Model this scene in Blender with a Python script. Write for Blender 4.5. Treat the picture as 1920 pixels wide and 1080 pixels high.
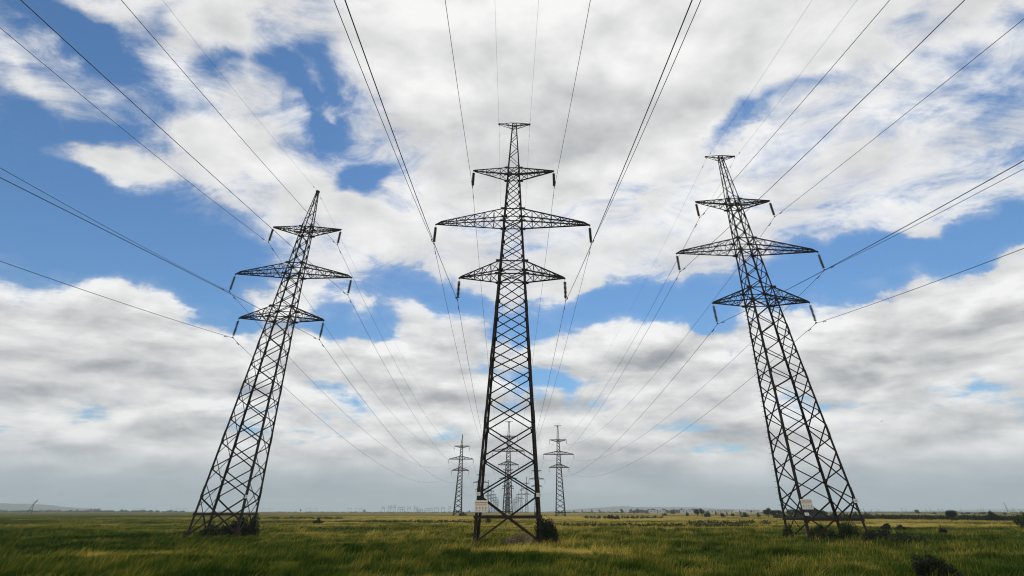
import bpy, math, random
import numpy as np
from mathutils import Vector, Matrix

for _o in list(bpy.data.objects):
    bpy.data.objects.remove(_o)
SC = bpy.context.scene
COL = SC.collection
R = math.radians

# ---------------------------------------------------------------- camera
F, CX, CY, PITCH, EYE = 960.172, 983.714, 195.654, R(38.494), 1.901
cam_data = bpy.data.cameras.new('camera')
cam = bpy.data.objects.new('camera', cam_data)
COL.objects.link(cam)
cam.location = (0, 0, EYE)
cam.rotation_euler = (R(90) + PITCH, 0, 0)
cam_data.sensor_width = 36
cam_data.lens = 36 * F / 1920
cam_data.shift_x = -(CX - 960) / 1920
cam_data.shift_y = -(540 - CY) / 1920
cam_data.clip_start = 0.1
cam_data.clip_end = 60000
SC.camera = cam


def ray(px, py):
    """direction seen at a pixel of the 1920x1080 photograph"""
    u, v = (px - CX) / F, -(py - CY) / F
    d = Vector((u, math.cos(PITCH) - v * math.sin(PITCH), math.sin(PITCH) + v * math.cos(PITCH)))
    return d.normalized()


def on_ground(px, py):
    d = ray(px, py)
    t = EYE / -d.z
    return d.x * t, d.y * t


def spot(px, dist):
    """ground position at forward distance dist below picture column px"""
    fw = dist * math.cos(PITCH) - EYE * math.sin(PITCH)
    return (px - CX) / F * fw, dist


# ---------------------------------------------------------------- world
SUN_EL, SUN_AZ = R(58), R(12)      # high in front of the camera, behind the bright cloud
world = bpy.data.worlds.new('World')
SC.world = world
world.use_nodes = True
NT = world.node_tree
NT.nodes.clear()


class G:
    """tiny node-graph helper"""
    def __init__(s, nt):
        s.nt = nt

    def n(s, kind, **kw):
        nd = s.nt.nodes.new(kind)
        ins = kw.pop('ins', {})
        for k, v in kw.items():
            setattr(nd, k, v)
        for k, v in ins.items():
            s.set(nd.inputs[k], v)
        return nd

    def set(s, sock, v):
        if isinstance(v, bpy.types.NodeSocket):
            s.nt.links.new(v, sock)
        else:
            sock.default_value = v

    def m(s, op, a, b=0.0, c=None, clamp=False):
        nd = s.nt.nodes.new('ShaderNodeMath')
        nd.operation = op
        nd.use_clamp = clamp
        s.set(nd.inputs[0], a)
        s.set(nd.inputs[1], b)
        if c is not None:
            s.set(nd.inputs[2], c)
        return nd.outputs[0]

    def vm(s, op, a, b=(0, 0, 0), scale=None):
        nd = s.nt.nodes.new('ShaderNodeVectorMath')
        nd.operation = op
        s.set(nd.inputs[0], a)
        s.set(nd.inputs[1], b)
        if scale is not None:
            s.set(nd.inputs['Scale'], scale)
        return nd.outputs[0]

    def comb(s, x, y, z=0.0):
        nd = s.nt.nodes.new('ShaderNodeCombineXYZ')
        for i, v in enumerate((x, y, z)):
            s.set(nd.inputs[i], v)
        return nd.outputs[0]

    def sep(s, v):
        nd = s.nt.nodes.new('ShaderNodeSeparateXYZ')
        s.set(nd.inputs[0], v)
        return nd.outputs

    def noise(s, vec, scale, detail=6, rough=0.55, dist=0.0, lac=2.0, out='Fac'):
        nd = s.nt.nodes.new('ShaderNodeTexNoise')
        s.set(nd.inputs['Vector'], vec)
        nd.inputs['Scale'].default_value = scale
        nd.inputs['Detail'].default_value = detail
        nd.inputs['Roughness'].default_value = rough
        nd.inputs['Distortion'].default_value = dist
        nd.inputs['Lacunarity'].default_value = lac
        return nd.outputs[out]

    def smooth(s, v, a, b, lo=0.0, hi=1.0):
        nd = s.nt.nodes.new('ShaderNodeMapRange')
        nd.interpolation_type = 'SMOOTHSTEP'
        s.set(nd.inputs[0], v)
        for i, x in zip((1, 2, 3, 4), (a, b, lo, hi)):
            nd.inputs[i].default_value = x
        return nd.outputs[0]

    def mix(s, f, a, b):
        nd = s.nt.nodes.new('ShaderNodeMix')
        nd.data_type = 'RGBA'
        s.set(nd.inputs[0], f)
        s.set(nd.inputs[6], a)
        s.set(nd.inputs[7], b)
        return nd.outputs[2]

    def ramp(s, f, stops):
        nd = s.nt.nodes.new('ShaderNodeValToRGB')
        s.set(nd.inputs[0], f)
        el = nd.color_ramp.elements
        while len(el) < len(stops):
            el.new(0.5)
        for e, (p, c) in zip(el, stops):
            e.position = p
            e.color = (*c, 1)
        return nd.outputs[0]


g = G(NT)
gen = g.n('ShaderNodeTexCoord').outputs['Generated']
dirv = g.vm('NORMALIZE', gen)
dx, dy, dz = g.sep(dirv)
az = g.m('ARCTAN2', dx, dy)
el = g.m('ARCSINE', dz)
pos = g.comb(az, el)
hi_el = g.smooth(el, 0.12, 0.55)
w1 = g.vm('SUBTRACT', g.noise(dirv, 4.0, 3, 0.6, out='Color'), (0.5, 0.5, 0.5))
w2 = g.vm('SUBTRACT', g.noise(dirv, 16.0, 4, 0.6, out='Color'), (0.5, 0.5, 0.5))
warped = g.vm('ADD', pos, g.vm('SCALE', w1, scale=0.16))
warped = g.vm('ADD', warped, g.vm('SCALE', w2, scale=0.05))


def ang(px, py):
    d = ray(px, py)
    return np.array([math.atan2(d.x, d.y), math.asin(d.z)])


def blob(acc, px, py, a, b, rot, amp):
    """add one soft elliptical cloud bank or opening, given by azimuth and elevation"""
    c = ang(px, py)
    J = np.stack([(ang(px + 2, py) - ang(px - 2, py)) / 4, (ang(px, py + 2) - ang(px, py - 2)) / 4], 1)
    t = R(rot)
    M = J @ np.array([[math.cos(t), -math.sin(t)], [math.sin(t), math.cos(t)]]) @ np.diag([a * 1.5, b * 1.5])
    U, S, _ = np.linalg.svd(M)
    if np.linalg.det(U) < 0:
        U[:, 1] *= -1
    mp = g.n('ShaderNodeMapping', vector_type='TEXTURE')
    g.set(mp.inputs['Vector'], warped)
    mp.inputs['Location'].default_value = (c[0], c[1], 0)
    mp.inputs['Rotation'].default_value = (0, 0, math.atan2(U[1, 0], U[0, 0]))
    mp.inputs['Scale'].default_value = (S[0], S[1], 1e3)
    gr = g.n('ShaderNodeTexGradient', gradient_type='SPHERICAL')
    g.set(gr.inputs[0], mp.outputs[0])
    return g.m('MULTIPLY_ADD', gr.outputs['Fac'], amp, acc)


inv = g.m('DIVIDE', 1.0, g.m('ADD', g.m('MAXIMUM', dz, 0.0), 0.11))
q = g.comb(g.m('MULTIPLY', dx, inv), g.m('MULTIPLY', dy, inv), 3.7)
fbm = g.noise(q, 1.5, 9, 0.6, 0.25)
qs = g.comb(g.m('MULTIPLY', dx, inv), g.m('MULTIPLY', dy, inv), 9.1)
fbm2 = g.noise(qs, 2.0, 5, 0.5, 0.3)
wisp = g.noise(g.vm('MULTIPLY', q, (1.0, 1.3, 1.0)), 3.4, 10, 0.66, 0.9)
billow = g.noise(g.vm('MULTIPLY', dirv, (1, 1, 1.7)), 9.0, 8, 0.6)

# cloud cover: base deck, then openings (negative) and banks (positive)
D = g.m('MULTIPLY_ADD', g.m('SUBTRACT', fbm, 0.5), 2.0, 0.80)
D = g.m('MULTIPLY_ADD', g.m('SUBTRACT', wisp, 0.5), g.m('MULTIPLY_ADD', hi_el, 2.9, 0.25), D)
wisp2 = g.noise(q, 8.0, 7, 0.62, 0.5)
D = g.m('MULTIPLY_ADD', g.m('SUBTRACT', wisp2, 0.5), g.m('MULTIPLY', hi_el, 1.2), D)
D = g.m('MULTIPLY_ADD', g.m('SUBTRACT', billow, 0.5), 0.7, D)
lw = g.m('MULTIPLY', g.smooth(el, 0.33, 0.22), g.smooth(el, 0.03, 0.08))
rowv = g.comb(g.m('MULTIPLY', az, 6.0), g.m('MULTIPLY', el, 20.0), 2.0)
rowu = g.comb(g.m('MULTIPLY', az, 6.0), g.m('MULTIPLY', g.m('ADD', el, 0.016), 20.0), 2.0)
rows = g.noise(rowv, 1.0, 7, 0.58, 0.2)
rows_up = g.noise(rowu, 1.0, 4, 0.5, 0.2)
D = g.m('MULTIPLY_ADD', g.m('SUBTRACT', rows, 0.5), g.m('MULTIPLY', lw, 1.6), D)
COVER = [
    (120, 140, 330, 200, 15, -0.75), (300, 430, 330, 90, 0, -0.5), (560, 190, 190, 120, 50, -0.3), (760, 330, 120, 40, -10, -0.3), (330, 120, 120, 80, 30, -0.25), (60, 420, 200, 130, 0, -0.6),
    (470, 330, 140, 50, 35, 0.5), (360, 230, 110, 34, 35, 0.6), (250, 15, 110, 24, 10, 0.45), (440, 70, 110, 28, 15, 0.6),
    (1700, 480, 260, 50, -4, -0.4), (1330, 560, 160, 30, -4, -0.3),
    # upper left blue with wisps
    (70, 10, 110, 50, 20, -1.1), (200, 95, 150, 40, 35, -1.1), (300, 40, 45, 38, 0, -1.0),
    (60, 215, 120, 40, 10, -1.0), (40, 400, 150, 110, 0, -1.3), (230, 400, 260, 60, 5, -1.2),
    (215, 300, 160, 38, 8, 1.35), (200, 238, 60, 28, 10, -0.9), (420, 118, 45, 40, 40, -1.2), (50, 130, 120, 40, 35, 0.85),
    (300, 200, 60, 60, 40, -0.5), (330, 470, 170, 60, 8, -1.2), (480, 400, 60, 100, 50, 0.3),
    (530, 110, 60, 50, 60, -0.55), (600, 210, 95, 50, 60, -0.6), (640, 270, 60, 30, 0, -0.9),
    (450, 325, 50, 28, 20, -1.0), (700, 330, 62, 26, -20, -1.3), (670, 350, 40, 22, 0, -0.9),
    (400, 270, 150, 45, 45, 0.6), (430, 160, 130, 30, 40, 0.4), (330, 130, 100, 26, 50, 0.2),
    (40, 290, 90, 50, 0, -0.9), (60, 330, 160, 40, 0, -0.5), (130, 40, 90, 30, 20, -0.5), (560, 150, 60, 60, 60, -0.5), (620, 230, 60, 60, 60, -0.6), (520, 330, 160, 40, 30, 0.5),
    # left cumulus and the gaps beside it
    (190, 600, 230, 85, 12, 1.0), (30, 470, 60, 30, 0, 0.5), (410, 560, 60, 45, 40, -1.2), (430, 470, 110, 45, 0, -0.9),
    (510, 600, 40, 60, 0, 0.4), (60, 700, 110, 20, 8, -0.2), (200, 725, 100, 16, 5, -0.1),
    # around the middle pylon
    (640, 580, 42, 42, 0, -1.0), (730, 600, 40, 30, 0, -1.1), (690, 470, 90, 40, 20, -0.1),
    (800, 535, 110, 32, 8, -1.3), (860, 570, 70, 34, 0, -1.1), (660, 660, 100, 50, 10, 0.6), (780, 660, 90, 50, 10, 0.6),
    (980, 610, 90, 40, 0, -0.9), (1090, 590, 150, 42, 5, -1.3), (1180, 545, 120, 30, -10, -1.2), (1100, 500, 100, 26, 10, 0.5),
    (1330, 550, 170, 40, -6, -1.3), (1500, 480, 200, 38, -6, -0.9), (1680, 480, 240, 42, -6, -1.4), (1860, 450, 160, 40, -10, -1.3),
    (1560, 540, 170, 26, 0, -1.1), (1000, 740, 60, 34, 0, -0.6), (640, 740, 50, 22, 0, -0.2), (860, 760, 40, 24, 0, -0.4),
    (1430, 560, 80, 26, 0, 0.7), (985, 570, 50, 40, 0, 0.5), (590, 175, 100, 12, 58, 0.75), (625, 235, 60, 11, 25, 0.6), (560, 215, 50, 12, 100, 0.5), (820, 545, 50, 12, 10, 0.5), (1700, 430, 200, 14, -6, 0.45), (120, 440, 120, 16, 5, 0.4),
    # cumulus on the right
    (1250, 670, 130, 60, 5, 0.9), (1500, 640, 150, 50, 0, 0.8), (1700, 640, 190, 60, -8, 1.1), (1880, 580, 110, 42, -6, 1.0),
    (1400, 640, 40, 30, 0, -0.8), (1230, 620, 70, 34, 0, 0.4), (1100, 680, 50, 40, 0, 0.5), (1620, 720, 90, 16, 0, -0.3),
    (1760, 740, 160, 20, -4, -0.05),
    # upper right openings seen through thin veil
    (1440, 195, 95, 30, -28, -1.25), (1560, 150, 70, 22, -25, -0.8), (1370, 240, 50, 24, -20, -0.8), (1690, 30, 100, 32, 0, -0.85),
    (1850, 95, 110, 36, -12, -0.95), (1890, 30, 60, 30, 0, -0.7), (1800, 180, 160, 50, -10, -0.4), (1800, 270, 140, 36, 10, -0.5), (1690, 340, 120, 26, 0, -0.35),
    (1150, 120, 380, 170, 0, 1.7), (950, 330, 160, 70, 0, 0.7), (830, 80, 150, 110, 0, 1.0), (1250, 300, 160, 70, 0, 0.4), (1600, 330, 160, 60, -10, 0.4),
    (740, 430, 130, 50, 15, 0.8), (1230, 420, 180, 60, 0, 0.6), (800, 870, 1300, 40, 0, 0.5),
]
for bl in COVER:
    D = blob(D, *bl)
soft = g.smooth(D, -0.35, 1.25)
crisp = g.smooth(D, 0.22, 0.72)
cover = g.m('ADD', g.m('MULTIPLY', soft, hi_el), g.m('MULTIPLY', crisp, g.m('SUBTRACT', 1.0, hi_el)))
# brightness of the cloud: lit tops and grey bases
up_q = g.vm('ADD', dirv, (0, 0, 0.035))
bl_a = g.noise(g.vm('MULTIPLY', dirv, (1, 1, 1.9)), 6.0, 5, 0.5)
bl_b = g.noise(g.vm('MULTIPLY', up_q, (1, 1, 1.9)), 6.0, 5, 0.5)
relief = g.m('SUBTRACT', bl_a, bl_b)
B = g.m('MULTIPLY_ADD', relief, 0.9, 0.85)
B = g.m('ADD', B, g.smooth(el, 0.36, 0.22, 0.0, -0.09))
B = g.m('MULTIPLY_ADD', g.m('SUBTRACT', fbm2, 0.5), 0.32, B)
B = g.m('MULTIPLY_ADD', g.m('SUBTRACT', rows, rows_up), g.m('MULTIPLY', lw, 1.3), B)
B = g.m('MULTIPLY_ADD', g.m('SUBTRACT', rows, 0.5), g.m('MULTIPLY', lw, 0.32), B)
SHADE = [
    (1180, 40, 260, 90, 0, 0.2), (1020, 250, 260, 60, -8, -0.2), (760, 230, 160, 60, 30, -0.14), (1330, 330, 180, 60, -10, 0.14),
    (1150, 330, 160, 40, 0, 0.06), (760, 70, 120, 60, 0, 0.12), (1120, 230, 170, 34, 0, -0.10),
    (250, 530, 190, 34, 6, 0.20), (150, 640, 260, 28, 4, -0.26), (420, 640, 120, 40, 0, 0.05), (80, 560, 100, 26, 0, 0.1), (200, 590, 180, 20, 5, -0.2),
    (560, 560, 110, 34, 0, 0.18), (740, 630, 120, 28, 5, 0.18), (760, 690, 180, 22, 0, -0.22), (640, 720, 160, 20, 0, 0.1),
    (1240, 640, 110, 26, 0, 0.20), (1260, 700, 140, 24, 0, -0.22), (1840, 570, 140, 26, -4, 0.22), (1500, 600, 110, 24, 0, 0.16),
    (1640, 680, 200, 28, 0, -0.26), (1800, 630, 150, 26, 0, -0.16), (1560, 650, 120, 20, 0, 0.1), (1800, 770, 160, 24, 0, -0.18),
    (1760, 830, 200, 20, 0, 0.12), (300, 780, 260, 20, 0, 0.16), (120, 740, 160, 22, 0, -0.2), (300, 830, 300, 18, 0, -0.2),
    (160, 860, 200, 14, 0, 0.12), (700, 840, 300, 18, 0, 0.1), (700, 790, 240, 18, 0, -0.14), (1200, 840, 240, 18, 0, 0.06),
    (1200, 780, 200, 20, 0, -0.1), (1500, 800, 140, 20, 0, 0.05), (960, 915, 1300, 26, 0, -0.30), (960, 880, 1200, 20, 0, -0.12),
]
for bl in SHADE:
    px_, py_, a_, b_, r_, k_ = bl
    B = blob(B, px_, py_, a_, b_, r_, k_ * (0.62 if 560 < py_ < 860 and k_ < 0 else 1.0))
B = g.m('MULTIPLY_ADD', g.smooth(D, 0.8, 1.9), -0.08, B)
cloud_col = g.ramp(B, [(0.0, (0.235, 0.265, 0.31)), (0.35, (0.40, 0.42, 0.445)), (0.6, (0.62, 0.625, 0.63)), (0.85, (0.83, 0.83, 0.825)), (1.0, (0.95, 0.95, 0.94))])
sky = g.n('ShaderNodeTexSky', sky_type='NISHITA', sun_disc=False)
sky.sun_elevation = SUN_EL
sky.sun_rotation = SUN_AZ
sky.altitude = 200
sky.air_density = 1.0
sky.dust_density = 0.4
sky.ozone_density = 3.0
# nishita gives physical units, the clouds are given in picture units: bring both to one scale
SKY_STR = 0.10
blue = g.vm('MULTIPLY', sky.outputs[0], (0.55, 0.82, 1.0))
clouds = g.vm('SCALE', cloud_col, scale=1.0 / SKY_STR)
col = g.mix(cover, blue, clouds)
hzf = g.smooth(el, 0.085, -0.02, 0.0, 1.0)
col = g.mix(hzf, col, tuple(v / SKY_STR for v in (0.26, 0.375, 0.48)) + (1,))
bg = g.n('ShaderNodeBackground')
g.set(bg.inputs['Color'], col)
bg.inputs['Strength'].default_value = SKY_STR
wo = g.n('ShaderNodeOutputWorld')
NT.links.new(bg.outputs[0], wo.inputs['Surface'])
world.cycles.sampling_method = 'MANUAL'
world.cycles.sample_map_resolution = 512

# ---------------------------------------------------------------- sun through cloud
sd = bpy.data.lights.new('sun', 'SUN')
sd.energy = 0.9
sd.angle = R(12)
sd.color = (1.0, 0.96, 0.9)
so = bpy.data.objects.new('sun', sd)
COL.objects.link(so)
so.rotation_euler = (R(90) - SUN_EL, 0, R(180) - SUN_AZ)
so.rotation_euler = Vector((math.sin(SUN_AZ) * math.cos(SUN_EL), math.cos(SUN_AZ) * math.cos(SUN_EL), math.sin(SUN_EL))).to_track_quat('Z', 'Y').to_euler()

vs = SC.view_settings
vs.view_transform = 'Standard'
vs.look = 'None'
vs.exposure = 0
vs.gamma = 1
SC.cycles.filter_width = 1.1
SC.render.resolution_x, SC.render.resolution_y = 1024, 576
#SKYONLY

# ---------------------------------------------------------------- helpers for geometry
class MB:
    """collects vertices and faces of one mesh"""
    def __init__(s):
        s.v, s.f, s.mi = [], [], []

    def add(s, verts, faces, mi=0):
        o = len(s.v)
        s.v += [tuple(p) for p in verts]
        s.f += [tuple(i + o for i in f) for f in faces]
        s.mi += [mi] * len(faces)

    def prism(s, p, q, prof, a, b, mi=0):
        p, q = Vector(p), Vector(q)
        n = len(prof)
        vs_ = [p + a * x + b * y for x, y in prof] + [q + a * x + b * y for x, y in prof]
        fs = [(i, (i + 1) % n, n + (i + 1) % n, n + i) for i in range(n)] + [tuple(range(n))[::-1], tuple(range(n, 2 * n))]
        s.add(vs_, fs, mi)

    def angle(s, p, q, w, inward, t=None):
        """rolled steel angle from p to q, one flange lying in the face, one pointing inward"""
        t = t or max(w * 0.13, 0.008)
        p, q = Vector(p), Vector(q)
        d = (q - p).normalized()
        inn = Vector(inward)
        inn = (inn - d * inn.dot(d)).normalized()
        sd_ = d.cross(inn)
        s.prism(p - sd_ * w / 2, q - sd_ * w / 2, [(0, 0), (w, 0), (w, t), (t, t), (t, w * .8), (0, w * .8)], sd_, inn)

    def corner(s, p, q, w1, a, b, t=0.02):
        """leg angle with its corner outward and flanges along a and b"""
        s.prism(p, q, [(0, 0), (w1, 0), (w1, t), (t, t), (t, w1), (0, w1)], Vector(a), Vector(b))

    def bar(s, p, q, w, h=None, up=(0, 0, 1), mi=0):
        h = h or w
        p, q = Vector(p), Vector(q)
        d = (q - p).normalized()
        u = Vector(up)
        if abs(d.dot(u)) > .97:
            u = Vector((0, 1, 0))
        a = d.cross(u).normalized()
        b = a.cross(d)
        s.prism(p, q, [(-w / 2, -h / 2), (w / 2, -h / 2), (w / 2, h / 2), (-w / 2, h / 2)], a, b, mi)

    def box(s, c, size, mi=0):
        x, y, z = c
        a, b, c_ = size[0] / 2, size[1] / 2, size[2] / 2
        s.add([(x + i * a, y + j * b, z + k * c_) for i in (-1, 1) for j in (-1, 1) for k in (-1, 1)],
              [(0, 1, 3, 2), (4, 6, 7, 5), (0, 4, 5, 1), (2, 3, 7, 6), (0, 2, 6, 4), (1, 5, 7, 3)], mi)

    def tube(s, pts, rad, n=5, mi=0):
        """rad: number or list"""
        pts = [Vector(p) for p in pts]
        rr = rad if hasattr(rad, '__len__') else [rad] * len(pts)
        vs_, fs = [], []
        for i, p in enumerate(pts):
            d = (pts[min(i + 1, len(pts) - 1)] - pts[max(i - 1, 0)]).normalized()
            u = Vector((0, 0, 1)) if abs(d.z) < .9 else Vector((0, 1, 0))
            a = d.cross(u).normalized()
            b = a.cross(d)
            for k in range(n):
                t = 2 * math.pi * k / n
                vs_.append(p + (a * math.cos(t) + b * math.sin(t)) * rr[i])
        for i in range(len(pts) - 1):
            for k in range(n):
                fs.append((i * n + k, i * n + (k + 1) % n, (i + 1) * n + (k + 1) % n, (i + 1) * n + k))
        fs.append(tuple(range(n))[::-1])
        fs.append(tuple(range((len(pts) - 1) * n, len(pts) * n)))
        s.add(vs_, fs, mi)

    def build(s, name, mats, parent=None, loc=None):
        me = bpy.data.meshes.new(name)
        me.from_pydata(s.v, [], s.f)
        for m_ in (mats if isinstance(mats, (list, tuple)) else [mats]):
            me.materials.append(m_)
        if any(s.mi):
            me.polygons.foreach_set('material_index', s.mi)
        me.update()
        return link(name, me, parent, loc)


def link(name, data, parent=None, loc=None):
    o = bpy.data.objects.new(name, data)
    COL.objects.link(o)
    if parent:
        o.parent = parent
    if loc:
        o.location = loc
    return o


def tag(o, label=None, cat=None, group=None, kind=None):
    if label:
        o['label'] = label
    if cat:
        o['category'] = cat
    if group:
        o['group'] = group
    if kind:
        o['kind'] = kind
    return o


def thing(name, label, cat, loc=(0, 0, 0), rz=0.0, group=None):
    o = link(name, None, None, loc)
    o.rotation_euler = (0, 0, rz)
    return tag(o, label, cat, group)


def copy_tree(o, parent=None):
    c = o.copy()
    COL.objects.link(c)
    c.parent = parent
    for ch in list(o.children):
        copy_tree(ch, c)
    return c


# ---------------------------------------------------------------- materials
def material(name, rough=0.7, metallic=0.0, spec=0.3):
    m_ = bpy.data.materials.new(name)
    m_.use_nodes = True
    nt = m_.node_tree
    bs = nt.nodes['Principled BSDF']
    bs.inputs['Roughness'].default_value = rough
    bs.inputs['Metallic'].default_value = metallic
    bs.inputs['Specular IOR Level'].default_value = spec
    return m_, G(nt), bs


def flat(name, c, rough=0.7, vary=0.25, scale=6.0, metallic=0.0, spec=0.3):
    m_, h, bs = material(name, rough, metallic, spec)
    co = h.n('ShaderNodeTexCoord').outputs['Object']
    f = h.noise(co, scale, 5, 0.6)
    a = tuple(x * (1 - vary) for x in c) + (1,)
    b = tuple(min(x * (1 + vary), 1) for x in c) + (1,)
    h.set(bs.inputs['Base Color'], h.mix(f, a, b))
    return m_


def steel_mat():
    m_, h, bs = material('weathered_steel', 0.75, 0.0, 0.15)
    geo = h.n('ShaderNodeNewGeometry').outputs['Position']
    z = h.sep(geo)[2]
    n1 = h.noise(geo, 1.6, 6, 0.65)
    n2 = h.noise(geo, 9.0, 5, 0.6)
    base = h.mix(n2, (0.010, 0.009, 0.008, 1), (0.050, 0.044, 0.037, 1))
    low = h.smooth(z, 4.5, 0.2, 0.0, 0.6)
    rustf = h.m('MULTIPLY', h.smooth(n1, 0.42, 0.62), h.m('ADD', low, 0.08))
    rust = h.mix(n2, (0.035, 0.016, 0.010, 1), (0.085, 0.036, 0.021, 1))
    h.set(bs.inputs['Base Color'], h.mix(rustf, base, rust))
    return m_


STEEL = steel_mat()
WIRE = flat('aluminium_conductor', (0.035, 0.036, 0.038), 0.6, 0.2, 0.5, 0.0, 0.2)
EARTHW = flat('steel_earth_wire', (0.06, 0.06, 0.06), 0.6, 0.2, 0.5)
INS_DARK = flat('green_glass_insulator', (0.014, 0.022, 0.017), 0.25, 0.3, 8, 0.0, 0.5)
INS_PALE = flat('pale_glass_insulator', (0.10, 0.115, 0.105), 0.3, 0.25, 8, 0.0, 0.5)
PLATE = flat('enamel_plate', (0.88, 0.86, 0.76), 0.5, 0.12, 5)
ORANGE = flat('faded_orange_print', (0.75, 0.24, 0.02), 0.6, 0.2, 9)
REDP = flat('faded_red_print', (0.55, 0.23, 0.17), 0.6, 0.25, 9)
INK = flat('dark_print', (0.12, 0.10, 0.09), 0.6, 0.2, 9)
PALEINK = flat('faded_grey_print', (0.36, 0.34, 0.34), 0.6, 0.2, 9)


def ground_colour(h, straw=None, far=True):
    """field colour from world position: green, olive and straw patches"""
    geo = h.n('ShaderNodeNewGeometry').outputs['Position']
    x, y, _ = h.sep(geo)
    flat_p = h.comb(x, y, 0.0)
    nA = h.noise(h.vm('MULTIPLY', flat_p, (0.7, 1.0, 1)), 0.028, 4, 0.6, 0.6)
    nB = h.noise(h.vm('MULTIPLY', flat_p, (0.8, 1.0, 1)), 0.16, 5, 0.6, 0.5)
    nD = h.noise(h.vm('MULTIPLY', flat_p, (0.35, 1.0, 1)), 0.011, 4, 0.6, 0.4)
    s_ = h.m('MULTIPLY_ADD', h.m('SUBTRACT', nA, 0.5), 1.9, 0.33)
    s_ = h.m('MULTIPLY_ADD', h.m('SUBTRACT', nB, 0.5), 1.7, s_)
    s_ = h.m('MULTIPLY_ADD', h.m('SUBTRACT', nD, 0.5), 0.6, s_)
    nC = h.noise(flat_p, 0.75, 4, 0.6)
    s_ = h.m('MULTIPLY_ADD', h.m('SUBTRACT', nC, 0.5), 0.9, s_)
    for (px, py, rx, ry, amp) in PATCHES:
        mp = h.n('ShaderNodeMapping', vector_type='TEXTURE')
        h.set(mp.inputs['Vector'], flat_p)
        mp.inputs['Location'].default_value = (px, py, 0)
        mp.inputs['Scale'].default_value = (rx, ry, 1e4)
        gr = h.n('ShaderNodeTexGradient', gradient_type='SPHERICAL')
        h.set(gr.inputs[0], mp.outputs[0])
        s_ = h.m('MULTIPLY_ADD', gr.outputs['Fac'], amp, s_)
    if straw is not None:
        s_ = h.m('ADD', s_, straw)
    c = h.ramp(s_, [(0.0, (0.014, 0.030, 0.003)), (0.22, (0.036, 0.064, 0.008)), (0.40, (0.075, 0.092, 0.017)),
                    (0.58, (0.135, 0.112, 0.022)), (0.8, (0.28, 0.205, 0.05)), (1.0, (0.42, 0.32, 0.11))])
    return c, s_, geo


# patches of ripe straw (positive) and of lush or dark growth (negative): x, y, radius x, radius y, amount
PATCHES = [(20, 250, 220, 200, 0.95), (120, 700, 700, 420, 0.75), (170, 240, 150, 60, -0.2), (-130, 150, 150, 130, -0.35),
           (0.5, 43, 5.5, 3.5, 0.6), (4.5, 41, 5, 3, 0.5), (-22, 36, 7, 3.5, 0.6), (22, 32, 9, 5, -0.2), (60, 90, 34, 22, -0.25),
           (-9, 24, 7, 5, -0.35), (26, 24, 16, 8, -0.3), (-40, 40, 20, 12, -0.2), (-10, 160, 90, 22, -0.4), (-700, 1500, 1300, 600, 0.9),
           (0, 5200, 9000, 3600, 0.7), (90, 118, 70, 18, 0.25), (-24, 30, 16, 10, 0.18), (-60, 50, 60, 60, -0.15)]


def gz(x, y):
    """gentle relief of the meadow"""
    return 0.07 * np.sin(x * 0.13 + 1.3) * np.cos(y * 0.11) + 0.05 * np.sin(x * 0.31 + y * 0.23) + 0.03 * np.cos(x * 0.7 - y * 0.5)


# ---------------------------------------------------------------- ground
def make_ground():
    rs = np.concatenate([[0.0], np.geomspace(1.5, 9000, 150)])
    na = 300
    th = np.linspace(0, 2 * math.pi, na, endpoint=False)
    rr, tt = np.meshgrid(rs[1:], th, indexing='ij')
    x, y = rr * np.sin(tt), rr * np.cos(tt)
    z = gz(x, y) * np.clip(1.6 - rr / 300, 0, 1)
    vs_ = [(0, 0, 0)] + list(zip(x.ravel().tolist(), y.ravel().tolist(), z.ravel().tolist()))
    fs = [(0, 1 + (k + 1) % na, 1 + k) for k in range(na)]
    for i in range(len(rs) - 2):
        a, b = 1 + i * na, 1 + (i + 1) * na
        fs += [(a + k, a + (k + 1) % na, b + (k + 1) % na, b + k) for k in range(na)]
    me = bpy.data.meshes.new('ground')
    me.from_pydata(vs_, [], fs)
    m_, h, bs = material('meadow_soil', 0.95, 0, 0.0)
    c, s_, geo = ground_colour(h)
    fine = h.noise(geo, 1.1, 6, 0.7)
    mid = h.noise(h.vm('MULTIPLY', geo, (0.5, 1, 1)), 0.22, 5, 0.65)
    c = h.mix(h.m('MULTIPLY', h.smooth(fine, 0.35, 0.7), 0.5), c, (0.03, 0.04, 0.01, 1))
    c = h.mix(h.m('MULTIPLY', h.smooth(mid, 0.48, 0.68), 0.55), c, (0.035, 0.045, 0.012, 1))
    h.set(bs.inputs['Base Color'], c)
    me.materials.append(m_)
    o = link('ground', me)
    tag(o, kind='structure')
    for p in me.polygons:
        p.use_smooth = True


make_ground()


# ---------------------------------------------------------------- grass
def fast_mesh(name, verts, quads, mat, attr=None, smooth=False):
    me = bpy.data.meshes.new(name)
    nv, nf = len(verts), len(quads)
    me.vertices.add(nv)
    me.vertices.foreach_set('co', np.ascontiguousarray(verts, dtype=np.float32).ravel())
    k = quads.shape[1]
    me.loops.add(nf * k)
    me.loops.foreach_set('vertex_index', np.ascontiguousarray(quads, dtype=np.int32).ravel())
    me.polygons.add(nf)
    me.polygons.foreach_set('loop_start', np.arange(0, nf * k, k, dtype=np.int32))
    if attr is not None:
        for an, av in attr.items():
            a = me.attributes.new(an, 'FLOAT', 'POINT')
            a.data.foreach_set('value', np.ascontiguousarray(av, dtype=np.float32))
    me.materials.append(mat)
    me.update(calc_edges=True)
    return me


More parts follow.
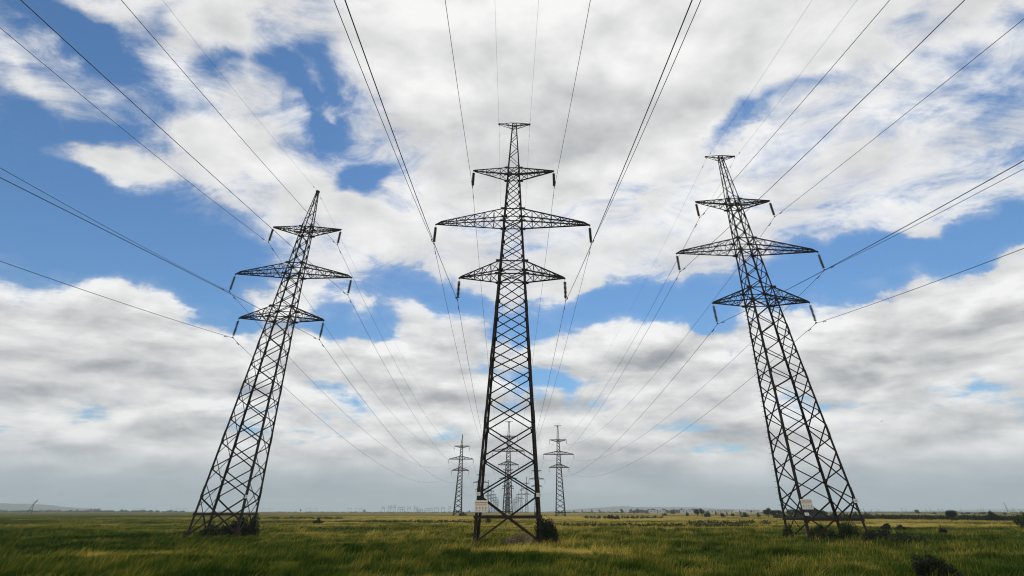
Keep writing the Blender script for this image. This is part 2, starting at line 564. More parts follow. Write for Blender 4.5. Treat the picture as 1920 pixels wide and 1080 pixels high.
def make_grass():
    rng = np.random.default_rng(5)
    N = 270000
    u = rng.random(N)
    r0, r1 = 8.0, 330.0
    r = r0 * (r1 / r0) ** u
    th = rng.uniform(-0.99, 0.97, N)
    x, y = r * np.sin(th), r * np.cos(th)
    # clumping
    cl = np.sin(x * 1.1 + 2 * np.sin(y * .9)) + np.sin(y * 1.7 + 1.5 * np.sin(x * .7 + 2))
    keep = rng.random(N) < (0.72 + 0.14 * cl)
    x, y, r, cl = x[keep], y[keep], r[keep], cl[keep]
    B_ = 4
    x = np.repeat(x, B_); y = np.repeat(y, B_); r = np.repeat(r, B_); cl = np.repeat(cl, B_)
    n = len(x)
    spread = 0.05 + r * 0.004
    x = x + rng.normal(0, 1, n) * spread
    y = y + rng.normal(0, 1, n) * spread
    rnd = rng.random(n)
    cell = (np.floor(x / (0.4 + r * .010)).astype(np.int64) * 73856093) ^ (np.floor(y / (0.7 + r * .025)).astype(np.int64) * 19349663)
    ch = (np.abs(cell) % 9973) / 9973.0
    ch2 = (np.abs(cell // 7) % 7919) / 7919.0
    stalk = (rnd > 0.86)
    tallness = 0.5 + 0.5 * np.sin(x * .21 + 1.2 * np.sin(y * .17)) * np.cos(y * .26 + x * .05)
    h_ = rng.uniform(0.10, 0.26, n) * (0.75 + 0.6 * tallness) * (1 + 0.12 * cl)
    h_ = np.where(stalk, h_ * 1.5 + 0.08, h_)
    h_ *= np.clip(1.15 - r / 420, 0.4, 1) * (0.55 + 0.95 * ch ** 1.5)
    w = (0.0042 + 0.00030 * r) * np.where(stalk, 0.6, 1.0) * rng.uniform(0.7, 1.4, n)
    az_ = rng.uniform(0, 2 * math.pi, n)
    wx, wy = np.cos(az_), np.sin(az_) * 0.6
    lean = h_ * rng.uniform(0.05, 0.75, n)
    lx = lean * (0.35 + 1.0 * ch2) + rng.normal(0, 0.25, n) * h_
    ly = rng.normal(0, 0.3, n) * h_
    z0 = gz(x, y) * np.clip(1.6 - r / 300, 0, 1) - 0.02
    lev = [(0.0, 0.0, 1.0), (0.5, 0.28, 0.85), (1.0, 1.0, 0.12)]
    V = np.zeros((n, 6, 3), np.float32)
    for i, (fz, fl, fw_) in enumerate(lev):
        for j, sg in enumerate((-1, 1)):
            V[:, i * 2 + j, 0] = x + lx * fl + sg * wx * w * fw_
            V[:, i * 2 + j, 1] = y + ly * fl + sg * wy * w * fw_
            V[:, i * 2 + j, 2] = z0 + h_ * fz * (1 - 0.18 * fl * fl)
    base = np.arange(n)[:, None] * 6
    Q = np.concatenate([base + np.array([0, 1, 3, 2]), base + np.array([2, 3, 5, 4])], 0)
    strawv = np.where(stalk, 0.34, (rnd - 0.5) * 0.2) + (ch2 - 0.5) * 0.34
    hf = np.tile(np.array([0, 0, .5, .5, 1, 1], np.float32), n)
    m_, h, bs = material('meadow_grass', 0.9, 0, 0.03)
    at = h.n('ShaderNodeAttribute', attribute_name='straw').outputs['Fac']
    c, s_, geo = ground_colour(h, at)
    c = h.vm('MULTIPLY', c, (1.32, 1.42, 0.95))
    h.set(bs.inputs['Base Color'], c)
    tr = h.n('ShaderNodeBsdfTranslucent')
    h.set(tr.inputs['Color'], c)
    ms = h.n('ShaderNodeMixShader')
    ms.inputs[0].default_value = 0.3
    h.nt.links.new(bs.outputs[0], ms.inputs[1])
    h.nt.links.new(tr.outputs[0], ms.inputs[2])
    h.nt.links.new(ms.outputs[0], h.nt.nodes['Material Output'].inputs['Surface'])
    me = fast_mesh('grass', V.reshape(-1, 3), Q, m_, {'straw': np.repeat(strawv, 6)})
    o = link('grass', me)
    tag(o, 'tall windblown meadow grass in green and straw tones', 'grass', kind='stuff')


make_grass()


# ---------------------------------------------------------------- leafy growth
def leaf_mat(name, c, c2):
    m_, h, bs = material(name, 0.7, 0, 0.2)
    at = h.n('ShaderNodeAttribute', attribute_name='tone').outputs['Fac']
    col_ = h.mix(at, (*c, 1), (*c2, 1))
    h.set(bs.inputs['Base Color'], col_)
    tr = h.n('ShaderNodeBsdfTranslucent')
    h.set(tr.inputs['Color'], col_)
    ms = h.n('ShaderNodeMixShader')
    ms.inputs[0].default_value = 0.22
    h.nt.links.new(bs.outputs[0], ms.inputs[1])
    h.nt.links.new(tr.outputs[0], ms.inputs[2])
    h.nt.links.new(ms.outputs[0], h.nt.nodes['Material Output'].inputs['Surface'])
    return m_


LEAF_D = leaf_mat('dark_leaves', (0.007, 0.014, 0.004), (0.024, 0.038, 0.010))
LEAF_G = leaf_mat('green_leaves', (0.020, 0.040, 0.008), (0.055, 0.085, 0.018))
LEAF_DRY = leaf_mat('dry_stems', (0.15, 0.11, 0.07), (0.30, 0.24, 0.15))
BARK = flat('bark', (0.05, 0.04, 0.03), 0.9, 0.3, 12)


def leaves(rng, lobes, n, size, name='foliage', mat=None, parent=None, loc=None, upright=0.0):
    """n small leaves spread through ellipsoid lobes (cx,cy,cz,rx,ry,rz)"""
    lobes = np.array(lobes, float)
    vol = (lobes[:, 3] * lobes[:, 4] * lobes[:, 5]) ** 0.66
    k = rng.choice(len(lobes), n, p=vol / vol.sum())
    d = rng.normal(0, 1, (n, 3))
    d /= np.linalg.norm(d, axis=1)[:, None]
    rad = rng.random(n) ** 0.45 * (1 + 0.16 * rng.normal(0, 1, n))
    c = lobes[k, :3] + d * lobes[k, 3:] * rad[:, None]
    c[:, 2] = np.abs(c[:, 2]) * np.where(c[:, 2] < 0, 0.3, 1)
    a = rng.normal(0, 1, (n, 3))
    a[:, 2] = a[:, 2] * (1 + upright) + upright
    a /= np.linalg.norm(a, axis=1)[:, None]
    b = np.cross(a, rng.normal(0, 1, (n, 3)))
    b /= np.linalg.norm(b, axis=1)[:, None]
    s_ = size * rng.uniform(0.6, 1.4, n)[:, None]
    V = np.stack([c - a * s_, c + b * s_ * 0.45, c + a * s_, c - b * s_ * 0.45], 1)
    Q = np.arange(n * 4).reshape(n, 4)
    me = fast_mesh(name, V.reshape(-1, 3), Q, mat or LEAF_D, {'tone': np.repeat(rng.random(n) ** 1.3, 4)})
    return link(name, me, parent, loc)


def px_scale(dist):
    """metres per photo pixel at forward distance dist near the horizon"""
    return (dist * math.cos(PITCH) - EYE * math.sin(PITCH)) / F


def v_scale(dist):
    return dist * math.cos(PITCH) ** 2 / F * 1.0


def plant(px, ytop, ybase, halfw, label, kind='bush', mat=None, seed=0, n=None, group=None, flat_=0.8, dist=None, cat=None):
    """bush or tree whose foot stands at (px, ybase) in the photograph"""
    rng = np.random.default_rng(seed + int(px))
    if dist:
        x, y = spot(px, dist)
    else:
        x, y = on_ground(px, ybase)
    r = math.hypot(x, y)
    H_ = (ybase - ytop) * px_scale(y) * math.cos(PITCH) * 1.04
    H_ = H_ * 1.1 if kind == 'tree' else H_ * 1.22 + 0.22
    W_ = halfw * px_scale(y)
    z = float(gz(x, y)) * max(0, min(1, 1.6 - r / 300))
    root = thing({'tree': 'tree', 'bush': 'bush', 'weed': 'weed_clump'}[kind], label, cat or {'tree': 'tree', 'bush': 'bush', 'weed': 'weeds'}[kind], (x, y, z - 0.02), 0, group)
    nl = 9 if kind == 'tree' else 9
    lobes = []
    for i in range(nl):
        t = rng.uniform(-1, 1)
        if kind == 'tree':
            cz = H_ * rng.uniform(0.34, 0.80)
            sp = 0.62 * math.sqrt(max(0.05, 1 - ((cz / H_ - 0.6) / 0.5) ** 2))
            lobes.append((t * W_ * sp, rng.uniform(-1, 1) * W_ * sp, cz, W_ * rng.uniform(.4, .6), W_ * rng.uniform(.4, .6), H_ * rng.uniform(.16, .26)))
        else:
            hh = H_ * (1 - 0.55 * t * t) * rng.uniform(0.6, 1.0)
            lobes.append((t * W_ * 0.72, rng.uniform(-1, 1) * W_ * 0.6, hh * 0.45, W_ * rng.uniform(.25, .42), W_ * rng.uniform(.25, .42), hh * 0.5))
    n = n or int(min(5000, 500 + 60 * (ybase - ytop) * halfw))
    size = max(0.035, min(W_, H_) * (0.16 if n < 900 else 0.09 if n < 2500 else 0.055))
    leaves(rng, lobes, n, size, 'crown' if kind == 'tree' else 'foliage', mat or LEAF_D, root)
    tm = MB()
    if kind == 'tree':
        tw = max(H_ * 0.03, 0.08)
        tm.tube([(0, 0, -0.1), (tw * .3, 0, H_ * .3), (-tw * .2, 0, H_ * .6), (0, 0, H_ * .8)], [tw, tw * .8, tw * .5, tw * .2], 7)
        for i in range(6):
            a = i * 1.05 + rng.random()
            lb = lobes[i % nl]
            tm.tube([(0, 0, H_ * (.22 + .06 * i)), (lb[0] * .5, lb[1] * .5, lb[2] * .8), (lb[0], lb[1], lb[2])], [tw * .45, tw * .3, tw * .12], 5)
        tm.build('trunk', BARK, root)
    else:
        for i in range(10):
            lb = lobes[i % nl]
            tm.tube([(lb[0] * .2, lb[1] * .2, 0), (lb[0] * .8, lb[1] * .8, lb[2]), (lb[0] * 1.1 + W_ * .1, lb[1], lb[2] + lb[5] * 1.05)], [0.012 + H_ * .004, 0.01 + H_ * .003, 0.004], 4)
        tm.build('stem', BARK, root)
    return root


# ---------------------------------------------------------------- pylons
AL = (0.0, 20.68, 26.585, 33.47, 40.3)          # levels of the twin-earth-wire type
BL = (0.0, 20.467, 25.902, 32.569, 38.209)      # levels of the single-peak type
SPEC = {
    'A': dict(lev=AL, hw=(2.61, 1.37, 1.05, 0.70, 0.28), arm=(5.41, 8.436, 4.713), top=1.93),
    'B': dict(lev=BL, hw=(2.38, 1.28, 0.98, 0.66, 0.17), arm=(5.103, 7.36, 4.558), top=0.0),
}
STR = 2.25
NODES_F = [0, 2.95, 5.29, 7.59, 9.73, 11.75, 13.41, 15.22, 17.04, 18.8, 20.68, 22.03, 23.5, 25.05, 26.585, 28.07, 29.55, 31.05, 32.52, 33.47]
NODES_S = [2.05, 4.15, 6.45, 8.65, 10.75, 12.6, 14.3, 16.1, 17.9, 19.7, 20.68, 22.03, 23.5, 25.05, 26.585, 28.07, 29.55, 31.05, 32.52, 33.47]
ZIG = [33.47, 34.75, 35.95, 37.05, 38.05, 38.95, 39.7, 40.3]
GIRT = 1.57


def pylon(typ, thick=1.0, parts=True, seed=0):
    """returns list of (part name, MB, material, children)"""
    sp = SPEC[typ]
    lev = sp['lev']
    zmap = lambda z: float(np.interp(z, AL, lev))
    hw = lambda z: float(np.interp(z, lev, sp['hw']))
    out = []
    cor = lambda sx, sy, z: Vector((sx * hw(z), sy * hw(z), z))
    # four legs
    for sx, sy in ((-1, -1), (1, -1), (-1, 1), (1, 1)):
        mb = MB()
        zs = [-0.3] + [zmap(z) for z in (3.4, 8.2, 13.0, 17.6, 20.68, 26.585, 33.47, 40.3)]
        for i in range(len(zs) - 1):
            w = (0.21, 0.205, 0.195, 0.185, 0.17, 0.155, 0.135, 0.105)[i] * thick
            mb.corner(cor(sx, sy, zs[i]), cor(sx, sy, zs[i + 1]), w, (-sx, 0, 0), (0, -sy, 0), 0.024 * thick)
        for z in zs[1:-1]:     # splice plates
            p, q_ = cor(sx, sy, z - 0.45), cor(sx, sy, z + 0.45)
            o_ = Vector((sx, sy, 0)) * 0.024
            mb.corner(p + o_, q_ + o_, 0.20 * thick, (-sx, 0, 0), (0, -sy, 0), 0.022)
        mb.box((sx * (hw(0) - 0.05), sy * (hw(0) - 0.05), 0.0), (0.55, 0.55, 0.5))
        out.append(('leg', mb, STEEL, []))
    # braced faces
    for face in range(4):
        mb = MB()
        nodes = NODES_F if face in (0, 2) else NODES_S
        nrm = [(0, 1, 0), (-1, 0, 0), (0, -1, 0), (1, 0, 0)][face]
        fc = [((-1, -1), (1, -1)), ((1, -1), (1, 1)), ((1, 1), (-1, 1)), ((-1, 1), (-1, -1))][face]
        (ax, ay), (bx, by) = fc
        inn = Vector(nrm)
        for i in range(len(nodes) - 1):
            z0, z1 = zmap(nodes[i]), zmap(nodes[i + 1])
            w = (0.118 if i == 0 and face in (0, 2) else 0.094 if z0 < 9 else 0.088 if z0 < 20 else 0.078) * thick
            mb.angle(cor(ax, ay, z0), cor(bx, by, z1), w, inn)
            mb.angle(cor(bx, by, z0) + inn * 0.03, cor(ax, ay, z1) + inn * 0.03, w, inn)
            for (cx_, cy_) in fc:      # node plates
                if z0 > 0.5:
                    c = cor(cx_, cy_, z0)
                    tgt = Vector((-cx_ if nrm[0] == 0 else 0, -cy_ if nrm[1] == 0 else 0, 0))
                    mb.box(c + tgt * 0.15 + inn * 0.026, (0.30 if nrm[0] == 0 else 0.012, 0.30 if nrm[1] == 0 else 0.012, 0.30))
        for i in range(len(ZIG) - 1):
            z0, z1 = zmap(ZIG[i]), zmap(ZIG[i + 1])
            a, b = (fc if (i + face) % 2 else fc[::-1])
            mb.angle(cor(*a, z0), cor(*b, z1), 0.065 * thick, inn)
        for z in (20.68, 22.03, 26.585, 28.07, 32.52, 33.47, 39.75, 40.28):
            z_ = zmap(z)
            mb.angle(cor(ax, ay, z_) + inn * .012, cor(bx, by, z_) + inn * .012, 0.10 * thick, inn)
        if face in (1, 3):         # inverted V between girt and feet
            g0 = (cor(ax, ay, GIRT) + cor(bx, by, GIRT)) / 2
            for (cx_, cy_) in fc:
                mb.angle(g0, cor(cx_, cy_, 0.05), 0.10 * thick, inn)
                mb.angle(g0, cor(cx_, cy_, zmap(2.95)), 0.09 * thick, inn)
        out.append(('face_bracing', mb, STEEL, []))
    # heavy girt
    mb = MB()
    h0 = hw(GIRT) + 0.05
    for k in (-1, 1):
        mb.bar((-h0, k * h0, GIRT), (h0, k * h0, GIRT), 0.09 * thick, 0.17 * thick)
        mb.bar((k * h0, -h0 + .06, GIRT + .02), (k * h0, h0 - .06, GIRT + .02), 0.09 * thick, 0.16 * thick)
    mb.bar((-h0, -h0, GIRT - .03), (h0, h0, GIRT - .03), 0.07)
    mb.bar((-h0, h0, GIRT + .05), (h0, -h0, GIRT + .05), 0.07)
    out.append(('base_girt', mb, STEEL, []))
    # diaphragms inside the body at the arm levels
    for z in (20.68, 26.585, 33.0):
        mb = MB()
        z_ = zmap(z)
        mb.bar(cor(-1, -1, z_), cor(1, 1, z_), 0.07 * thick)
        mb.bar(cor(-1, 1, z_ + .03), cor(1, -1, z_ + .03), 0.07 * thick)
        out.append(('inner_bracing', mb, STEEL, []))
    # cross arms
    za, zb, zc, zt = lev[1:]
    arms = [(za, za, zmap(22.03), za, sp['arm'][0], 5, 0), (zb, zb, zmap(28.07), zb, sp['arm'][1], 7, 1), (zc, zmap(32.52), zc, zc, sp['arm'][2], 5, 2)]
    for side in (-1, 1):
        for (zref, zlo, zhi, ztip, L, n, kind) in arms:
            mb = MB()
            ft = 0.93 if kind == 1 else 0.97
            lo0, hi0 = hw(zlo), hw(zhi)
            ey, ez = (0.13, 0.30) if kind == 1 else (0.09, 0.12)
            def P(chord, sy, f):
                u_ = f / 1.0
                if chord == 'lo':
                    a = Vector((side * lo0, sy * lo0, zlo)); b = Vector((side * L * ft, sy * ey, ztip if kind < 2 else ztip - ez))
                else:
                    a = Vector((side * hi0, sy * hi0, zhi)); b = Vector((side * L * ft, sy * ey, ztip + ez if kind < 2 else ztip))
                return a.lerp(b, u_)
            cw = 0.12 * thick
            for sy in (-1, 1):
                for ch in ('lo', 'hi'):
                    mb.angle(P(ch, sy, 0), P(ch, sy, 1), cw, (0, -sy, 0))
                    mb.angle(P(ch, sy, 1), Vector((side * L, 0, ztip)), cw, (0, -sy, 0))
                for i in range(1, n + 1):
                    f0, f1 = (i - 1) / n, i / n
                    f0, f1 = 1 - (1 - f0) ** 1.15, 1 - (1 - f1) ** 1.15
                    mb.angle(P('lo', sy, f1), P('hi', sy, f1), 0.062 * thick, (0, -sy, 0))
                    mb.angle(P('hi', sy, f0), P('lo', sy, f1), 0.062 * thick, (0, -sy, 0)) if i % 2 or kind == 2 else mb.angle(P('lo', sy, f0), P('hi', sy, f1), 0.062 * thick, (0, -sy, 0))
            for i in range(1, n + 1):
                f0, f1 = 1 - (1 - (i - 1) / n) ** 1.15, 1 - (1 - i / n) ** 1.15
                for ch in ('lo', 'hi'):
                    s_ = 1 if i % 2 else -1
                    mb.bar(P(ch, s_, f0), P(ch, -s_, f1), 0.05 * thick)
                    mb.bar(P(ch, -1, f1), P(ch, 1, f1), 0.05 * thick)
            for sy in (-1, 1):      # gussets at the root
                for (h_, z_) in ((lo0, zlo), (hi0, zhi)):
                    mb.box((side * (h_ + .08), sy * (h_ + .016), z_), (0.55, 0.014, 0.26))
            mb.box((side * L, 0, ztip - 0.02), (0.16, 0.10, 0.14))
            out.append(('cross_arm', mb, STEEL, []))
            # string of disc insulators
            ib = MB()
            zt0 = ztip - 0.05
            ib.bar((side * L, 0, zt0), (side * L, 0, zt0 - 0.34), 0.035)
            prof = []
            nd = 13
            z_ = zt0 - 0.30
            dz_ = (STR - 0.30 - 0.22 - .05) / nd
            for d_ in range(nd):
                prof += [(0.04, z_), (0.165, z_ - dz_ * .45), (0.16, z_ - dz_ * .6), (0.06, z_ - dz_ * .7), (0.04, z_ - dz_ * .98)]
                z_ -= dz_
            ns = 10 if parts else 5
            vs_ = [(side * L + r_ * math.cos(2 * math.pi * k / ns), r_ * math.sin(2 * math.pi * k / ns), zz) for r_, zz in prof for k in range(ns)]
            fs = [(i * ns + k, i * ns + (k + 1) % ns, (i + 1) * ns + (k + 1) % ns, (i + 1) * ns + k) for i in range(len(prof) - 1) for k in range(ns)]
            ib.add(vs_, fs)
            cb = MB()
            ze = ztip - STR
            cb.bar((side * L, 0, ze + 0.30), (side * L, 0, ze + 0.04), 0.035)
            cb.tube([(side * L, -0.22, ze - .015), (side * L, -0.1, ze + .03), (side * L, 0.1, ze + .03), (side * L, 0.22, ze - .015)], [0.03, .05, .05, .03], 6)
            out.append(('insulator_string', ib, 'INS', [('clamp', cb, STEEL)]))
    # top
    mb = MB()
    if typ == 'A':
        for side in (-1, 1):
            mb = MB()
            h0, h1 = hw(zt), hw(zt - 0.55)
            for sy in (-1, 1):
                tip = Vector((side * sp['top'], sy * 0.05, zt))
                mb.angle((side * h0, sy * h0, zt), tip, 0.085, (0, -sy, 0))
                mb.angle((side * h1, sy * h1, zt - .55), tip - Vector((0, 0, .06)), 0.07, (0, -sy, 0))
                mb.angle((side * (h0 + .75), sy * (h0 * .6), zt), (side * h1, sy * h1, zt - .55), 0.05, (0, -sy, 0))
            mb.bar((side * (h0 + .75), -h0 * .6, zt), (side * (h0 + .75), h0 * .6, zt), .05)
            mb.box((side * sp['top'], 0, zt - .03), (0.20, 0.22, 0.14))
            mb.bar((side * (sp['top'] - .02), 0, zt - .05), (side * (sp['top'] - .02), 0, zt - .34), .05)
            out.append(('earth_wire_arm', mb, STEEL, []))
    else:
        mb.box((0, 0, zt + .05), (0.46, 0.46, 0.20))
        mb.bar((0, -0.34, zt + .1), (0, 0.34, zt + .1), 0.10)
        out.append(('peak_cap', mb, STEEL, []))
    return out


def put_pylon(typ, ins, label, x, y, yaw, z, group, thick=1.0):
    root = thing('lattice_pylon', label, 'pylon', (x, y, z), yaw, group)
    for name, mb, mat, ch in pylon(typ, thick):
        p = mb.build(name, ins if mat == 'INS' else mat, root)
        if mat == 'INS':
            for pl in p.data.polygons:
                pl.use_smooth = True
        for n2, m2, mt2 in ch:
            m2.build(n2, mt2, p)
    return root


PY = 'pylons of the three parallel power lines'
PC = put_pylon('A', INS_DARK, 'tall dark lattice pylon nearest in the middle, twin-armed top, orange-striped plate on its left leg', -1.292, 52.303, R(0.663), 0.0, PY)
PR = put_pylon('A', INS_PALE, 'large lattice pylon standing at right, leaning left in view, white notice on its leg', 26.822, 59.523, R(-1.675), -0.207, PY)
# climbing pegs up one leg of the right pylon
pm = MB()
pm.bar((0, 0, 0), (-0.20, 0, 0), 0.026)
peg = None
for k_ in range(46):
    z_ = 2.6 + 0.45 * k_
    h_ = float(np.interp(z_, AL, SPEC['A']['hw']))
    if peg is None:
        peg = pm.build('step_bolt', STEEL, PR, (-h_, h_, z_))
    else:
        c = peg.copy()
        COL.objects.link(c)
        c.location = (-h_, h_, z_)
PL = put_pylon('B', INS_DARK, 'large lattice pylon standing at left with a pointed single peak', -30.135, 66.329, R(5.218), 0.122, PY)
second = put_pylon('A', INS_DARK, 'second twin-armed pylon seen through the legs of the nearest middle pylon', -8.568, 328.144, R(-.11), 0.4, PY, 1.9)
c = copy_tree(second)
c.location, c.rotation_euler = (18.711, 341.905, 0.0), (0, 0, R(-.35))
c['label'] = 'mid-distance twin-armed pylon just right of the middle pylon'
put_pylon('B', INS_DARK, 'mid-distance single-peak pylon just left of the middle pylon', -37.906, 370.554, R(.56), 0.4, PY, 1.9)


# plates on the legs (after the copies: only the near pylons carry them)
def notice(root, x, y, z, w, h_, face_y, bar_mat, text_mat, label, lean=0.0):
    pb = MB()
    pb.box((0, 0, 0), (w, 0.012, h_))
    p = pb.build('warning_plate', PLATE, root, (x, y, z))
    tag(p, label)
    p.rotation_euler = (0, lean, 0)
    d = face_y * 0.0085
    b = MB()
    b.box((0, d, h_ * .30), (w * .97, .004, h_ * .075))
    b.build('colour_bar', bar_mat, p)
    rng = random.Random(3)
    t = MB()
    x0 = -w * .44
    while x0 < w * .42:                     # heading line
        ww = rng.uniform(.03, .06) * w
        t.box((x0 + ww / 2, d, h_ * .13), (ww * .8, .004, h_ * .07))
        x0 += ww + w * .018
    for i in range(4):                      # pictograms
        cx_ = -w * .34 + i * w * .225
        t.box((cx_, d, -h_ * .10), (w * .085, .004, h_ * .05))
        t.box((cx_, d * 1.0, -h_ * .19), (w * .04, .004, h_ * .10))
    t.build('heading_print', text_mat, p)
    k = MB()
    for i in range(4):
        cx_ = -w * .34 + i * w * .225
        k.box((cx_ + w * .05, d, -h_ * .17), (w * .018, .004, h_ * .12))
        k.box((cx_, d, -h_ * .33), (w * .12, .004, h_ * .022))
        k.box((cx_, d, -h_ * .40), (w * .09, .004, h_ * .018))
    k.build('small_print', INK if text_mat is ORANGE else PALEINK, p)
    return p


def number_plate(root, x, y, z, w=0.34, h_=0.22):
    pb = MB()
    pb.box((0, 0, 0), (w, 0.012, h_))
    p = pb.build('number_plate', PLATE, root, (x, y, z))
    k = MB()
    for i in range(2):
        k.box((-w * .12 + i * w * .26, -0.0085, 0), (w * .10, .004, h_ * .42))
    k.build('number_print', PALEINK, p)


def hwA(z):
    return float(np.interp(z, AL, SPEC['A']['hw']))


notice(PC, -hwA(2.2) + 0.42, -hwA(2.2) - 0.03, 2.22, 1.0, 0.72, -1, ORANGE, ORANGE, 'white warning plate with an orange bar')
number_plate(PC, -hwA(2.9) + 0.10, -hwA(2.9) - 0.03, 2.98)
number_plate(PC, hwA(2.9) - 0.08, -hwA(2.9) - 0.03, 2.92, 0.38, 0.24)
notice(PR, -hwA(2.5) + 0.52, -hwA(2.5) - 0.03, 2.62, 0.98, 0.72, -1, REDP, REDP, 'white notice plate with faded red lettering')
number_plate(PR, -hwA(1.9) + 0.30, -hwA(1.9) - 0.03, 1.94, 0.38, 0.2)
number_plate(PR, hwA(2.9) - 0.04, -hwA(2.9) - 0.03, 2.85, 0.38, 0.3)
number_plate(PL, 2.2, -2.30, 2.95, 0.25, 0.28)

# farther pylons of the same lines: each one mesh, copied down the rows
far_mesh = {}
for typ in 'AB':
    big = MB()
    for name, mb, mat, ch in pylon(typ, 2.8, False):
        big.add(mb.v, mb.f, 1 if mat == 'INS' else 0)
        for n2, m2, mt2 in ch:
            big.add(m2.v, m2.f)
    me = bpy.data.meshes.new('distant_pylon')
    me.from_pydata(big.v, [], big.f)
    me.materials.append(STEEL)
    me.materials.append(INS_DARK)
    me.polygons.foreach_set('material_index', big.mi)
    far_mesh[typ] = me
ROWS = {'C': (-8.568, 328.144, -0.0264), 'R': (18.711, 341.905, -0.0290), 'L': (-37.906, 370.554, -0.0300)}
FAR = {'C': [605, 880, 1160, 1450, 1740, 2040, 2350], 'R': [600, 895, 1190, 1480, 1780, 2090, 2400], 'L': [690, 1000, 1210, 1500, 1800, 2110, 2420]}
NAMES = {'C': 'middle', 'R': 'right', 'L': 'left'}
ORD = ['third', 'fourth', 'fifth', 'sixth', 'seventh', 'eighth', 'ninth']
TYPES = {'C': 'AABABAA', 'R': 'BAABABA', 'L': 'AABAABA'}
FARPOS = {}
for row in 'CRL':
    x0, y0, sl = ROWS[row]
    for i, yy in enumerate(FAR[row]):
        o = link('distant_pylon', far_mesh[TYPES[row][i]], None, (x0 + (yy - y0) * sl, yy, 0))
        FARPOS[row, i] = o.location.copy()
        tag(o, '%s pylon down the %s power line, fading into the haze' % (ORD[i], NAMES[row]), 'pylon', PY)

# ---------------------------------------------------------------- wires
# lateral drift, slope and curvature of each wire on its way back over the camera
BACK = {'Lu-': (0.01118, 0.11446, 0.000591), 'Lu+': (0.02284, 0.10487, 0.000329), 'Lm-': (0.01544, 0.10157, 0.000517), 'Lm+': (0.02315, 0.1003, 0.000213), 'Ll-': (0.00808, 0.11834, 0.000487), 'Ll+': (0.0234, 0.09078, -0.000116), 'Lt+': (-0.00515, 0.1289, 0.000639), 'Ru-': (0.02491, 0.11385, 0.000401), 'Ru+': (0.02664, 0.11602, 0.000219), 'Rm-': (0.0256, 0.11459, 0.000358), 'Rm+': (0.0262, 0.11806, 0.000508), 'Rl-': (0.02632, 0.11814, 0.000501), 'Rl+': (0.02459, 0.11446, 0.000521), 'Rt-': (0.02366, 0.11395, 0.000523), 'Rt+': (0.02674, 0.11595, 0.000515), 'Cu-': (0.0292, 0.13458, 0.000609), 'Cu+': (0.02612, 0.13482, 0.000608), 'Cm-': (0.02781, 0.1346, 0.00061), 'Cm+': (0.02462, 0.13382, 0.000613), 'Cl-': (0.03136, 0.13303, 0.000619), 'Cl+': (0.02144, 0.13241, 0.000622), 'Ct-': (0.02454, 0.13511, 0.000607), 'Ct+': (0.02794, 0.13504, 0.000607)}
SAG = {'L': 7.9, 'R': 6.4, 'C': 5.9}
LV = {'l': ('lower', 0), 'm': ('middle', 1), 'u': ('upper', 2)}


def attach(typ, x, y, z, yaw, side, lv):
    sp = SPEC[typ]
    if lv == 't':
        lx = side * sp['top']
        zz = sp['lev'][4] - 0.36 if typ == 'A' else sp['lev'][4] + 0.1
    else:
        i = LV[lv][1]
        lx = side * sp['arm'][i]
        zz = sp['lev'][i + 1] - STR - 0.03
    return Vector((x + lx * math.cos(yaw), y + lx * math.sin(yaw), z + zz))


NEAR = {'C': ('A', -1.292, 52.303, 0.0, R(0.663)), 'R': ('A', 26.822, 59.523, -0.207, R(-1.675)), 'L': ('B', -30.135, 66.329, 0.122, R(5.218))}
SEC = {'C': ('A', -8.568, 328.144, 0.4, R(-.11)), 'R': ('A', 18.711, 341.905, 0.0, R(-.35)), 'L': ('B', -37.906, 370.554, 0.4, R(.56))}


def sag_span(a, b, sag, n):
    pts = []
    for i in range(1, n + 1):
        t = i / n
        p = a.lerp(b, t)
        p.z -= 4 * sag * t * (1 - t)
        pts.append(p)
    return pts


